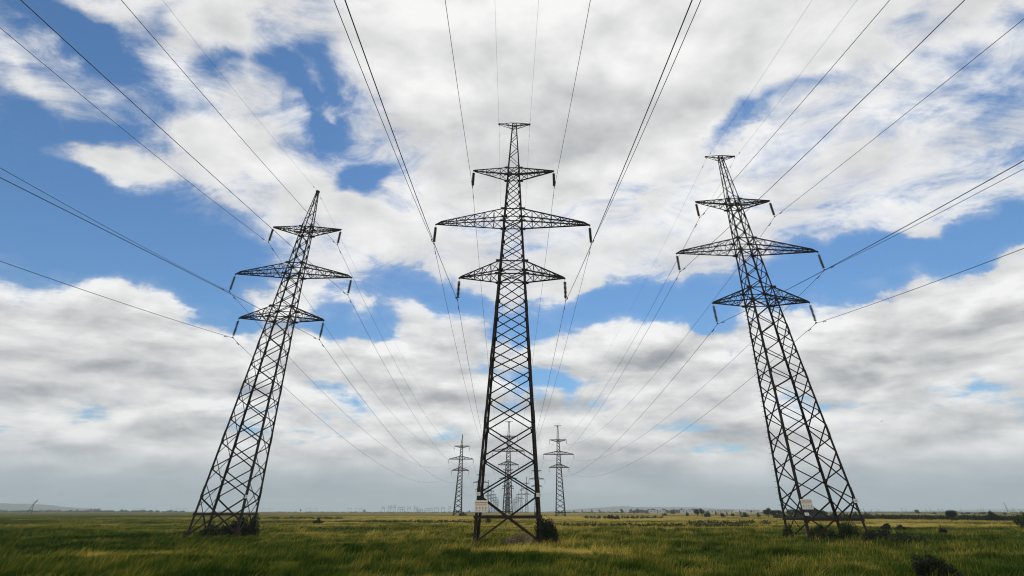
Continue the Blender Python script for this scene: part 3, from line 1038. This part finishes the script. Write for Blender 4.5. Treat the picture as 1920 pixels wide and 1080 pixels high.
for key, (ddx, m_, c_) in BACK.items():
    row, lv, sg = key[0], key[1], key[2]
    side = -1 if sg == '-' else 1
    earth = lv == 't'
    typ = NEAR[row][0]
    if earth and typ == 'B':
        side = 0
    A = attach(typ, *NEAR[row][1:], side, lv)
    k = 0.75 if earth else 1.0
    s_split, s_end = 85.0, 205.0
    slope85 = -k * m_ + 2 * k * c_ * s_split
    z85 = -k * m_ * s_split + k * c_ * s_split ** 2
    c2 = (0.13 - slope85) / (2 * (s_end - s_split))
    pts = []
    for s_ in np.concatenate([np.linspace(s_end, s_split, 10)[:-1], np.linspace(s_split, 0, 44)]):
        dz_ = -k * m_ * s_ + k * c_ * s_ * s_ if s_ <= s_split else z85 + slope85 * (s_ - s_split) + c2 * (s_ - s_split) ** 2
        pts.append(A + Vector((ddx * s_, -s_, dz_)))
    B2 = attach(SEC[row][0], *SEC[row][1:], side, lv)
    pts += sag_span(A, B2, SAG[row] * (0.75 if earth else 1), 46)
    last = B2
    for i in range(3):
        fp = FARPOS[row, i]
        ty = TYPES[row][i]
        sd_ = side if not (earth and ty == 'B') else 0
        nx = attach(ty, fp.x, fp.y, fp.z, 0, sd_, lv)
        pts += sag_span(last, nx, 6.0 * (0.75 if earth else 1), 20)
        last = nx
    mb = MB()
    mb.tube(pts, 0.009 if earth else 0.020, 5)
    if earth:
        nm = 'earth wire'
        lab = {'L-': '', 'L+': 'thin earth wire running over the pointed peak of the left pylon', 'R-': 'thin earth wire from the left top arm of the right pylon',
               'R+': 'thin earth wire from the right top arm of the right pylon', 'C-': 'thin earth wire from the left top arm of the middle pylon',
               'C+': 'thin earth wire from the right top arm of the middle pylon'}[row + sg]
    else:
        lab = 'dark conductor hanging from the %s %s arm of the near %s pylon' % ({-1: 'left', 1: 'right'}[side], LV[lv][0], NAMES[row])
    w_ = mb.build('earth_wire' if earth else 'power_line', EARTHW if earth else WIRE)
    tag(w_, lab, 'power line', 'wires strung between the pylons')
    # vibration dampers near the clamp
    for sgn in (-1, 1):
        if sgn < 0:
            s_ = 1.7
            c = A + Vector((ddx * s_, -s_, -k * m_ * s_))
            dv = Vector((ddx, -1, -m_))
        else:
            t = 1.7 / (B2 - A).length
            c = A.lerp(B2, t)
            c.z -= 4 * SAG[row] * t
            dv = (B2 - A).normalized() + Vector((0, 0, -4 * SAG[row] / (B2 - A).length))
        dv.normalize()
        db = MB()
        dn = Vector((0, 0, -0.09))
        sz = 0.7 if earth else 1.0
        db.tube([c - dv * .26 * sz + dn, c + dv * .26 * sz + dn], 0.012, 5)
        for e in (-1, 1):
            db.tube([c + dv * e * .30 * sz + dn, c + dv * e * .16 * sz + dn], 0.045 * sz, 7)
        db.bar(c, c + dn, 0.03)
        db.build('vibration_damper', STEEL, w_)

# ---------------------------------------------------------------- hills and air
def ridge(name, prof, Y, depth, mat, label=None):
    """prof: list of (px, y in photo) crest points at forward distance Y"""
    xs, cols = [], []
    vs_, fs = [], []
    pr = np.array(prof, float)
    pxs = np.linspace(pr[0, 0], pr[-1, 0], 120)
    rng = np.random.default_rng(int(abs(pr[0, 0])) + 3)
    prev = None
    nr = 9
    for i, px in enumerate(pxs):
        x, _ = spot(px, Y)
        hgt = (958.9 - np.interp(px, pr[:, 0], pr[:, 1])) * px_scale(Y) / math.cos(PITCH)
        hgt = max(hgt, 0) * 0.72 * (1 + 0.03 * math.sin(px * .21) + 0.02 * math.sin(px * .53))
        for j in range(nr):
            t = j / (nr - 1)
            hh = hgt * math.sin(math.pi * t) ** 1.2
            vs_.append((x, Y + depth * (t - .5) + 60 * math.sin(px * .07 + j), hh - 1.0 + 0.0))
    for i in range(119):
        for j in range(nr - 1):
            a = i * nr + j
            fs.append((a, a + nr, a + nr + 1, a + 1))
    mb = MB()
    mb.add(vs_, fs)
    o = mb.build(name, mat)
    tag(o, kind='structure')
    for p in o.data.polygons:
        p.use_smooth = True
    return o


hm, hh_, hb = material('hill_scrub', 0.95, 0, 0)
hgeo = hh_.n('ShaderNodeNewGeometry').outputs['Position']
hh_.set(hb.inputs['Base Color'], hh_.ramp(hh_.noise(hgeo, 0.006, 7, 0.65), [(0.35, (0.02, 0.028, 0.02)), (0.55, (0.06, 0.065, 0.03)), (0.75, (0.12, 0.11, 0.06))]))
ridge('hills', [(-420, 944), (-200, 942), (0, 945), (60, 946.5), (110, 951), (150, 955), (200, 958.9)], 5200, 1400, hm)
ridge('hills', [(1020, 958.5), (1085, 954), (1140, 951), (1158, 949.5), (1200, 951), (1250, 951), (1300, 951.5), (1360, 954), (1420, 955.5), (1520, 957), (1640, 958.9)], 6600, 1600, hm)
ridge('hills', [(1560, 958.8), (1700, 957), (1800, 955.5), (1900, 954.5), (2050, 954), (2200, 955), (2400, 958)], 7200, 1600, hm)

hz = MB()
hz.box((0, 0, 74), (19400, 19400, 152))
hzo = hz.build('haze', [])
tag(hzo, 'pale blue-grey haze over the distant plain', 'haze', kind='stuff')
hzm = bpy.data.materials.new('haze')
hzm.use_nodes = True
hzm.node_tree.nodes.clear()
pv = hzm.node_tree.nodes.new('ShaderNodeVolumePrincipled')
pv.inputs['Color'].default_value = (0.82, 0.93, 1.0, 1)
pv.inputs['Density'].default_value = 0.00018
pv.inputs['Anisotropy'].default_value = 0.2
ho = hzm.node_tree.nodes.new('ShaderNodeOutputMaterial')
hzm.node_tree.links.new(pv.outputs[0], ho.inputs['Volume'])
hzo.data.materials.append(hzm)
SC.cycles.volume_bounces = 1
SC.cycles.max_bounces = 6
SC.cycles.diffuse_bounces = 3

# ---------------------------------------------------------------- shrubs and trees
ptr = lambda *a, **k: plant(*a, **k)
# close growth
plant(1019, 968, 1009, 29, 'dark leafy bush hugging the right foot of the middle pylon', mat=LEAF_D, n=9000, dist=50.5, seed=1)
plant(438, 966, 998, 30, 'wide dark bush growing inside the base of the left pylon', mat=LEAF_D, n=3800, dist=66, seed=2)
plant(468, 962, 1000, 15, 'dark upright shrub at the right feet of the left pylon', mat=LEAF_D, n=1800, dist=66, seed=3)
plant(392, 980, 1000, 26, 'low dark weeds between the left legs of the left pylon', 'weed', mat=LEAF_G, n=1800, dist=65, seed=4)
plant(1598, 984, 1018, 30, 'tall dark weeds around the right feet of the right pylon', 'weed', mat=LEAF_G, n=3000, dist=57, seed=5)
plant(1655, 1002, 1022, 38, 'broad low clump of dark weeds to the right of the right pylon', 'weed', mat=LEAF_D, n=3200, dist=54, seed=6)
plant(1700, 1003, 1024, 30, 'smaller weed clump at the right end of the dark growth', 'weed', mat=LEAF_G, n=1400, dist=52, seed=61)
plant(1545, 992, 1016, 24, 'weeds growing in the middle of the right pylon base', 'weed', mat=LEAF_G, n=1500, dist=59, seed=7)
plant(1482, 992, 1014, 12, 'small weeds at the leftmost foot of the right pylon', 'weed', mat=LEAF_G, n=700, dist=61, seed=8)
plant(1766, 1056, 1098, 38, 'dark leafy bush in the foreground grass at lower right', mat=LEAF_D, n=9000, dist=24, seed=9)
plant(1934, 965, 996, 26, 'large green bush cut by the right edge of the view', mat=LEAF_G, n=5000, dist=100, seed=10)
plant(595, 974, 981, 9, 'small dark shrub alone in the meadow right of the left pylon', n=700, seed=11)
plant(1770, 991, 1001, 8, 'small dark shrub in the meadow below the lone round trees', n=700, seed=12)
plant(1666, 983, 992, 11, 'low dark shrub just right of the right pylon', n=600, seed=13)
plant(1690, 985, 992, 9, 'lower flat shrub further right beside the dark low shrub', n=400, seed=14)
plant(1730, 1006, 1020, 10, 'thin seedy weeds at the far right of the weed clumps', 'weed', mat=LEAF_G, n=400, seed=15)
plant(915, 968, 982, 6, 'small green shrub behind the left foot of the middle pylon', mat=LEAF_G, n=500, seed=16)
plant(975, 996, 1011, 34, 'dry pinkish grass tuft between the feet of the middle pylon', 'weed', mat=LEAF_DRY, n=1500, dist=49, seed=18)
plant(1150, 966, 974, 14, 'low dark scrub in the straw field right of the middle pylon', n=450, seed=19)
plant(868, 956, 962.6, 9, 'small dark bush at the foot of the mid-distance single-peak pylon', n=300, dist=365, seed=20)
plant(1007, 955.5, 961.5, 7, 'small bush seen behind the middle pylon legs', n=250, dist=420, seed=201)

TREES = [
    (1166, 954.3, 964, 3.6, 'tree', 'round dark tree standing alone left of the low pale sheds'),
    (1189, 957.3, 963, 3, 'bush', 'small dark bush right of the lone round tree'),
    (1196, 956.5, 963, 2.4, 'tree', 'narrow little tree second to the right of the lone round tree'),
    (1213, 958.8, 963, 5, 'bush', 'low dark bush in front of the first pale shed'),
    (1246, 960.5, 967, 4.5, 'bush', 'dark bush standing forward in the straw field below the sheds'),
    (1262, 956.5, 964, 4, 'bush', 'dark rounded bush between the pale sheds'),
    (1290, 961, 968, 5, 'bush', 'dark bush left of the twin round trees'),
    (1308, 955.5, 969, 4.5, 'tree', 'left one of the twin round trees'),
    (1317, 954.2, 969, 5, 'tree', 'right one of the twin round trees'),
    (1328, 960, 969, 7, 'bush', 'spreading bush at the right foot of the twin round trees'),
    (1343, 957, 965, 2, 'bush', 'slim bush in front of the pale shed right of the twin trees'),
    (1354, 962.5, 969, 6, 'bush', 'low olive bush right of the twin trees'),
    (1364, 958.5, 967, 2.4, 'tree', 'small upright tree between two low bushes'),
    (1374, 961, 968, 3.6, 'bush', 'rounded dark bush left of the slim post-like tree'),
    (1390, 956.6, 970, 1.8, 'tree', 'slim post-like tree before the wide flat bush'),
    (1398, 961, 970, 8, 'bush', 'wide flat dark bush behind the slim tree'),
    (1410, 957, 963, 1.8, 'tree', 'tiny distant tree above the wide flat bush'),
    (1423, 959.5, 970, 3.5, 'bush', 'upright bush left of the paired big trees'),
    (1441, 954.3, 970, 7.5, 'tree', 'left big tree of the dark grove at the left leg of the right pylon'),
    (1451, 955, 970, 6, 'tree', 'right big tree of the dark grove at the left leg of the right pylon'),
    (1464, 957, 970, 6, 'tree', 'dark tree right at the left leg of the right pylon'),
    (1485, 956, 970, 7, 'tree', 'dark tree between the left legs of the right pylon'),
    (1506, 952.5, 970.5, 11, 'tree', 'left part tree of the large grove behind the white notice'),
    (1526, 948.6, 970.5, 13, 'tree', 'tallest dark tree of the grove behind the white notice'),
    (1543, 957, 970.5, 8, 'tree', 'lower tree on the right side of the grove behind the notice'),
    (1565, 962.5, 970.5, 10, 'bush', 'low bush right of the grove behind the right pylon'),
    (1605, 959.5, 970.5, 5, 'bush', 'dark bush beside the right leg of the right pylon'),
    (1627, 962.3, 970.5, 8, 'bush', 'wide dark bush just right of the right pylon'),
    (1637, 963, 970.5, 2.6, 'bush', 'narrow dark bush next to the wide one'),
    (1645, 962.3, 970.5, 3, 'bush', 'pointed little bush second to the right of the wide one'),
    (1660, 965.5, 971, 8, 'bush', 'flat dark bush along the hedge right of the pointed one'),
    (1692, 965.5, 970.5, 6, 'bush', 'olive bush in the hedge below the lone umbrella-shaped tree'),
    (1705, 965.8, 970.5, 4, 'bush', 'small olive bush in the hedge below and left of the umbrella-shaped tree'),
    (1722, 956.2, 964.6, 5, 'tree', 'lone umbrella-shaped tree on a thin trunk in the straw field'),
    (1752, 959.6, 963.8, 3, 'bush', 'little dark bush right of the lone umbrella-shaped tree'),
    (1786, 958.6, 976.5, 9, 'tree', 'bulky dark round tree rising from the hedge on the right'),
    (1795, 966, 977, 7, 'bush', 'dark bush leaning on the right of the bulky round tree'),
    (1805, 961.5, 964.3, 3, 'bush', 'tiny dark bush on the straw field right of the bulky tree'),
    (1814, 960, 964, 4.5, 'bush', 'small spreading bush on the straw field further right'),
    (1811, 966.5, 975, 7, 'bush', 'mid-sized dark bush in the hedge between the two bulky ones'),
    (1843, 960, 964.2, 7.5, 'bush', 'flat-topped dark bush on the straw field left of the striped mast'),
    (1863, 961.8, 976, 15, 'bush', 'wide dome-shaped dark bush in the hedge below the striped mast'),
    (1884, 967.5, 976, 9, 'bush', 'low dark bush right of the dome-shaped one'),
    (1829, 962.6, 964.2, 4, 'bush', 'very low dark strip of bush on the straw field'),
    (563, 954.8, 959.9, 1.8, 'tree', 'tiny far tree on the horizon right of the left pylon'),
    (683, 955, 959.9, 2, 'tree', 'tiny far tree on the horizon left of the substation'),
    (168, 953.4, 959.8, 2, 'tree', 'first of three tiny trees on the left horizon'),
    (175, 954.0, 959.8, 1.8, 'tree', 'second of three tiny trees on the left horizon'),
    (182, 953.0, 959.8, 2, 'tree', 'third and tallest of three tiny trees on the left horizon'),
    (1885, 962, 965, 4, 'bush', 'small bush on the straw field under the striped mast'),
    (880, 956.5, 961, 2.2, 'tree', 'tiny tree beside the mid-distance single-peak pylon'),
    (1092, 956, 961.2, 2, 'tree', 'first tiny tree on the horizon right of the mid-distance twin-armed pylon'),
    (1110, 955.5, 961.2, 1.8, 'tree', 'second tiny tree on the horizon right of the mid-distance twin-armed pylon'),
    (1124, 956, 961.2, 2.4, 'tree', 'third tiny tree on the horizon right of the mid-distance twin-armed pylon'),
    (1076, 957, 961, 2, 'bush', 'tiny bush at the right of the mid-distance twin-armed pylon'),
]
for i, (px, yt, yb, hwid, kind, lab) in enumerate(TREES):
    yb2 = max(yb, 961.0)
    far_ = px_scale(on_ground(px, yb2)[1])
    if kind == 'tree' and yb > 969:
        hwid *= 1.25
    plant(px, yt, yb2, hwid, lab, kind, mat=LEAF_D if i % 3 else LEAF_G, seed=100 + i, n=int(350 + 30 * hwid * (yb2 - yt)), group='trees and bushes of the far field' if yb > 970 or kind == 'bush' else 'trees of the far field')


def strip(name, label, segs, n, size, mat, cat=None, seed=1):
    """long belt of uncountable growth: segs = (px0, px1, dist0, dist1, height, depth)"""
    rng = np.random.default_rng(seed)
    lob = []
    for (p0, p1, d0, d1, hh, dep) in segs:
        k = max(4, int(abs(p1 - p0) / 3))
        for i in range(k):
            t = (i + rng.random()) / k
            x, y = spot(p0 + (p1 - p0) * t, d0 + (d1 - d0) * t)
            sc = px_scale(y) * abs(p1 - p0) / k
            h2 = hh * rng.uniform(0.35, 1.0)
            lob.append((x, y + rng.uniform(-dep, dep), h2 * .4, sc * rng.uniform(.6, 1.1), dep * .5, h2 * .6))
    o = leaves(rng, lob, n, size, name, mat)
    tag(o, label, cat or 'vegetation', kind='stuff')
    return o


strip('treeline', 'dark shelterbelt of trees along the far left horizon', [(-60, 345, 1500, 1500, 5.5, 20)], 7000, 1.5, LEAF_D, seed=5)
strip('far_scrub', 'thin broken line of scrub along the horizon', [(340, 900, 1400, 1400, 2.4, 30), (1040, 1190, 1100, 1100, 3.0, 30), (1420, 1960, 1600, 1600, 2.2, 40)], 6500, 1.0, LEAF_D, seed=6)
strip('woodland', 'dark wood stretching below the low hills', [(1185, 1330, 1300, 1300, 6.5, 40)], 4500, 1.8, LEAF_D, seed=7)
strip('hedge', 'dark scrubby hedge strip across the field on the right', [(1452, 1640, 250, 232, 1.3, 6), (1640, 1925, 215, 180, 1.2, 9)], 14000, 0.30, LEAF_D, seed=8)
strip('scrub_band', 'dark weedy bands crossing the straw meadow', [(1095, 1240, 235, 235, 0.9, 5), (1290, 1440, 128, 128, 0.7, 4), (690, 900, 150, 140, 0.55, 6), (480, 640, 220, 215, 0.7, 6), (1040, 1400, 112, 108, 0.45, 4), (560, 760, 88, 86, 0.35, 3)], 9000, 0.20, LEAF_G, seed=9)

# ---------------------------------------------------------------- low sheds far away
WALL = flat('pale_plaster', (0.62, 0.58, 0.50), 0.8, 0.12, 0.3)
ROOF = flat('grey_roofing', (0.22, 0.21, 0.21), 0.8, 0.2, 0.4)
GLASS = flat('dark_window', (0.04, 0.05, 0.06), 0.2, 0.2, 1)
for i, (p0, p1, D_, hh, lab) in enumerate([
        (1217, 1231, 980, 3.0, 'short pale shed leftmost of the low sheds'),
        (1235, 1247, 990, 3.0, 'second pale shed from the left'),
        (1277, 1299, 960, 3.1, 'long pale shed left of the twin round trees'),
        (1331, 1342, 900, 3.2, 'pale shed just right of the twin round trees'),
        (1347, 1376, 900, 3.2, 'longest pale shed right of the twin round trees'),
        (1402, 1421, 940, 2.8, 'low sandy shed left of the dark grove')]):
    x0, y0 = spot(p0, D_)
    x1, _ = spot(p1, D_)
    b = thing('farm_shed', lab, 'shed', ((x0 + x1) / 2, y0, 0), 0, 'low pale sheds on the far plain')
    W_ = x1 - x0
    mb = MB(); mb.box((0, 0, hh / 2 - .1), (W_, 9, hh + .2)); mb.build('wall', WALL, b)
    mb = MB()
    mb.add([(-W_ / 2 - .3, -4.9, hh + .02), (W_ / 2 + .3, -4.9, hh + .02), (W_ / 2 + .3, 4.9, hh + .02), (-W_ / 2 - .3, 4.9, hh + .02), (-W_ / 2 - .3, 0, hh + .9), (W_ / 2 + .3, 0, hh + .9)],
           [(0, 1, 5, 4), (3, 4, 5, 2), (0, 4, 3), (1, 2, 5), (0, 3, 2, 1)])
    mb.build('roof', ROOF, b)
    for k in range(max(2, int(W_ / 5))):
        mb = MB(); mb.box((-W_ / 2 + 2.5 + k * 5, -4.53, 1.7), (1.4, .08, .9)); mb.build('window', GLASS, b)

# ---------------------------------------------------------------- leaning-looking frame pole at left
WOOD = flat('tarred_wood', (0.03, 0.025, 0.02), 0.85, 0.25, 4)
x, y = spot(53, 430)
r_ = thing('frame_pole', 'dark A-frame wooden pole standing alone on the far left plain', 'pole', (x, y, 0), R(25))
for sx in (-1, 1):
    mb = MB(); mb.tube([(sx * 1.5, 0, -.3), (sx * .15, 0, 5.6)], [.16, .13], 7); mb.build('leg', WOOD, r_)
mb = MB(); mb.bar((-1.0, 0, 2.4), (1.0, 0, 2.4), .12); mb.build('crossbar', WOOD, r_)
mb = MB(); mb.tube([(.1, 0, 5.2), (-.9, 0, 7.4)], [.08, .05], 6); mb.build('strut', WOOD, r_)
mb = MB(); mb.tube([(-.1, 0, 5.2), (.35, 0, 6.2), (.8, 0, 7.0)], [.10, .16, .34], 7); mb.tube([(.8, 0, 7.0), (1.25, 0, 8.0)], [.34, .2], 7); mb.build('cable_head', WOOD, r_)

# ---------------------------------------------------------------- striped mast
RED = flat('mast_red', (0.09, 0.045, 0.04), 0.7, 0.1, 1)
WHT = flat('mast_white', (0.85, 0.85, 0.85), 0.7, 0.05, 1)
x, y = spot(1891, 1500)
r_ = thing('striped_mast', 'tall thin mast banded dark and white on the far right horizon', 'mast', (x, y, 0))
nb = 8
tot = 17.5
for i in range(nb):
    mb = MB()
    z0, z1 = tot * i / nb, tot * (i + 1) / nb
    wdt = 1.8 - 0.9 * i / nb
    mb.tube([(0, 0, z0), (0, 0, z1)], [wdt, wdt - .07], 10)
    mb.build('band', WHT if i % 2 == 0 else RED, r_)
mb = MB(); mb.tube([(0, 0, tot), (0, 0, tot + 1.6)], [.12, .05], 6); mb.build('antenna', STEEL, r_)

# ---------------------------------------------------------------- substation gantries on the left horizon
def gantry(px, D_, w_px, hh, bays, label, spikes=True, beams=(1.0,), group='substation gantries on the left horizon'):
    x, y = spot(px, D_)
    W_ = w_px * px_scale(D_)
    r_ = thing('gantry', label, 'gantry', (x, y, 0), 0, group)
    for i in range(bays + 1):
        xx = -W_ / 2 + W_ * i / max(bays, 1)
        top = hh * (1.28 if spikes and i % 2 == 0 else 1.03)
        mb = MB()
        mb.tube([(xx, 0, 0), (xx, 0, hh), (xx, 0, top)], [.55, .4, .15], 5)
        mb.build('post', STEEL, r_)
    for b_ in beams:
        mb = MB(); mb.bar((-W_ / 2 - 1, 0, hh * b_), (W_ / 2 + 1, 0, hh * b_), .7, .7); mb.build('beam', STEEL, r_)
        if bays:
            mb = MB()
            for i in range(bays):
                xx = -W_ / 2 + W_ * (i + .5) / bays
                mb.bar((xx, 0, hh * b_ - .2), (xx, 0, hh * b_ - 2.0), .35)
            mb.build('insulators', STEEL, r_)


SUB = [(718, 5, 11, 1, 'leftmost faint gantry of the substation'), (729, 4, 12, 1, 'tall narrow gantry beside the leftmost one'), (735, 5, 13.5, 1, 'first of the tallest narrow gantries'),
       (739, 3, 13.5, 1, 'second of the tallest narrow gantries, just right of the first'), (752, 13, 10.5, 3, 'wide gantry with a heavy top beam right of the tallest ones'),
       (766, 5, 10.5, 1, 'narrow gantry right of the wide one'), (779, 6, 11, 1, 'squat gantry in the middle of the substation'), (786, 12, 6.5, 3, 'low wide gantry in the middle of the substation'),
       (803, 14, 8, 3, 'low wide hazy gantry right of the middle'), (818, 7, 9.5, 1, 'faint gantry two from the right'), (830, 5, 11, 1, 'faint tall gantry near the right end'),
       (843, 4, 12.5, 1, 'last gantry at the right end of the substation')]
for i, (px, w_, hh, bays, lab) in enumerate(SUB):
    gantry(px, 2150 + 60 * (i % 3), w_, hh * 1.25, bays, lab, beams=(1.0, .55) if bays > 1 else (1.0, .72))
for i, (px, w_) in enumerate([(178, 9), (187, 5), (253, 9), (267, 6), (332, 7), (345, 7), (493, 6), (504, 6), (578, 8), (590, 7), (655, 6), (669, 8), (677, 5)]):
    gantry(px, 3300, w_, 14.0, 1, 'faint portal-shaped pylon on the far horizon, number %s counted from the left edge' % ['one', 'two', 'three', 'four', 'five', 'six', 'seven', 'eight', 'nine', 'ten', 'eleven', 'twelve', 'thirteen'][i],
           False, (1.0,), 'portal pylons on the left horizon')

# thin lattice pylons on the right horizon, reused mesh
mini = MB()
for name, mb, mat, ch in pylon('B', 2.4, False):
    mini.add([(a * .36, b_ * .36, c * .36) for a, b_, c in mb.v], mb.f)
mme = bpy.data.meshes.new('small_pylon')
mme.from_pydata(mini.v, [], mini.f)
mme.materials.append(STEEL)
PLACES = [1090, 1146, 1412, 1421, 1612, 1618, 1632, 1645, 1690, 1697, 1735, 1743, 1759, 1766, 1801, 1831, 1838, 1843, 1855, 1897, 1901, 1911]
WORDS = ['first', 'second', 'third', 'fourth', 'fifth', 'sixth', 'seventh', 'eighth', 'ninth', 'tenth', 'eleventh', 'twelfth', 'thirteenth', 'fourteenth', 'fifteenth', 'sixteenth', 'seventeenth', 'eighteenth', 'nineteenth', 'twentieth', 'twenty-first', 'twenty-second']
for i, px in enumerate(PLACES):
    x, y = spot(px + 3, 2300 + 80 * (i % 4))
    o = link('distant_pylon', mme, None, (x, y, 0))
    o.scale = (1, 1, 0.8 + 0.22 * ((i * 7) % 3) / 2)
    tag(o, 'small faint pylon on the right horizon, %s from the left' % WORDS[i], 'pylon', 'small pylons on the right horizon')

# ---------------------------------------------------------------- bird
bx = ray(1653, 790) * 150 + Vector((0, 0, EYE))
mb = MB()
mb.tube([(-.22, 0, 0), (-.1, 0, .02), (.05, 0, .02), (.16, 0, .03), (.24, 0, .02)], [.02, .06, .07, .045, .01], 8)
mb.add([(-.06, 0, .04), (.08, 0, .04), (.06, .28, .14), (-.02, .28, .14), (.0, .52, .08)], [(0, 1, 2, 3), (3, 2, 4)])
mb.add([(-.06, 0, .04), (.08, 0, .04), (.06, -.28, .14), (-.02, -.28, .14), (.0, -.52, .08)], [(0, 3, 2, 1), (3, 4, 2)])
o = mb.build('bird', flat('bird_plumage', (.03, .03, .03)), None, tuple(bx))
o.rotation_euler = (0, 0, R(40))
tag(o, 'small dark bird flying right of the right pylon', 'bird')
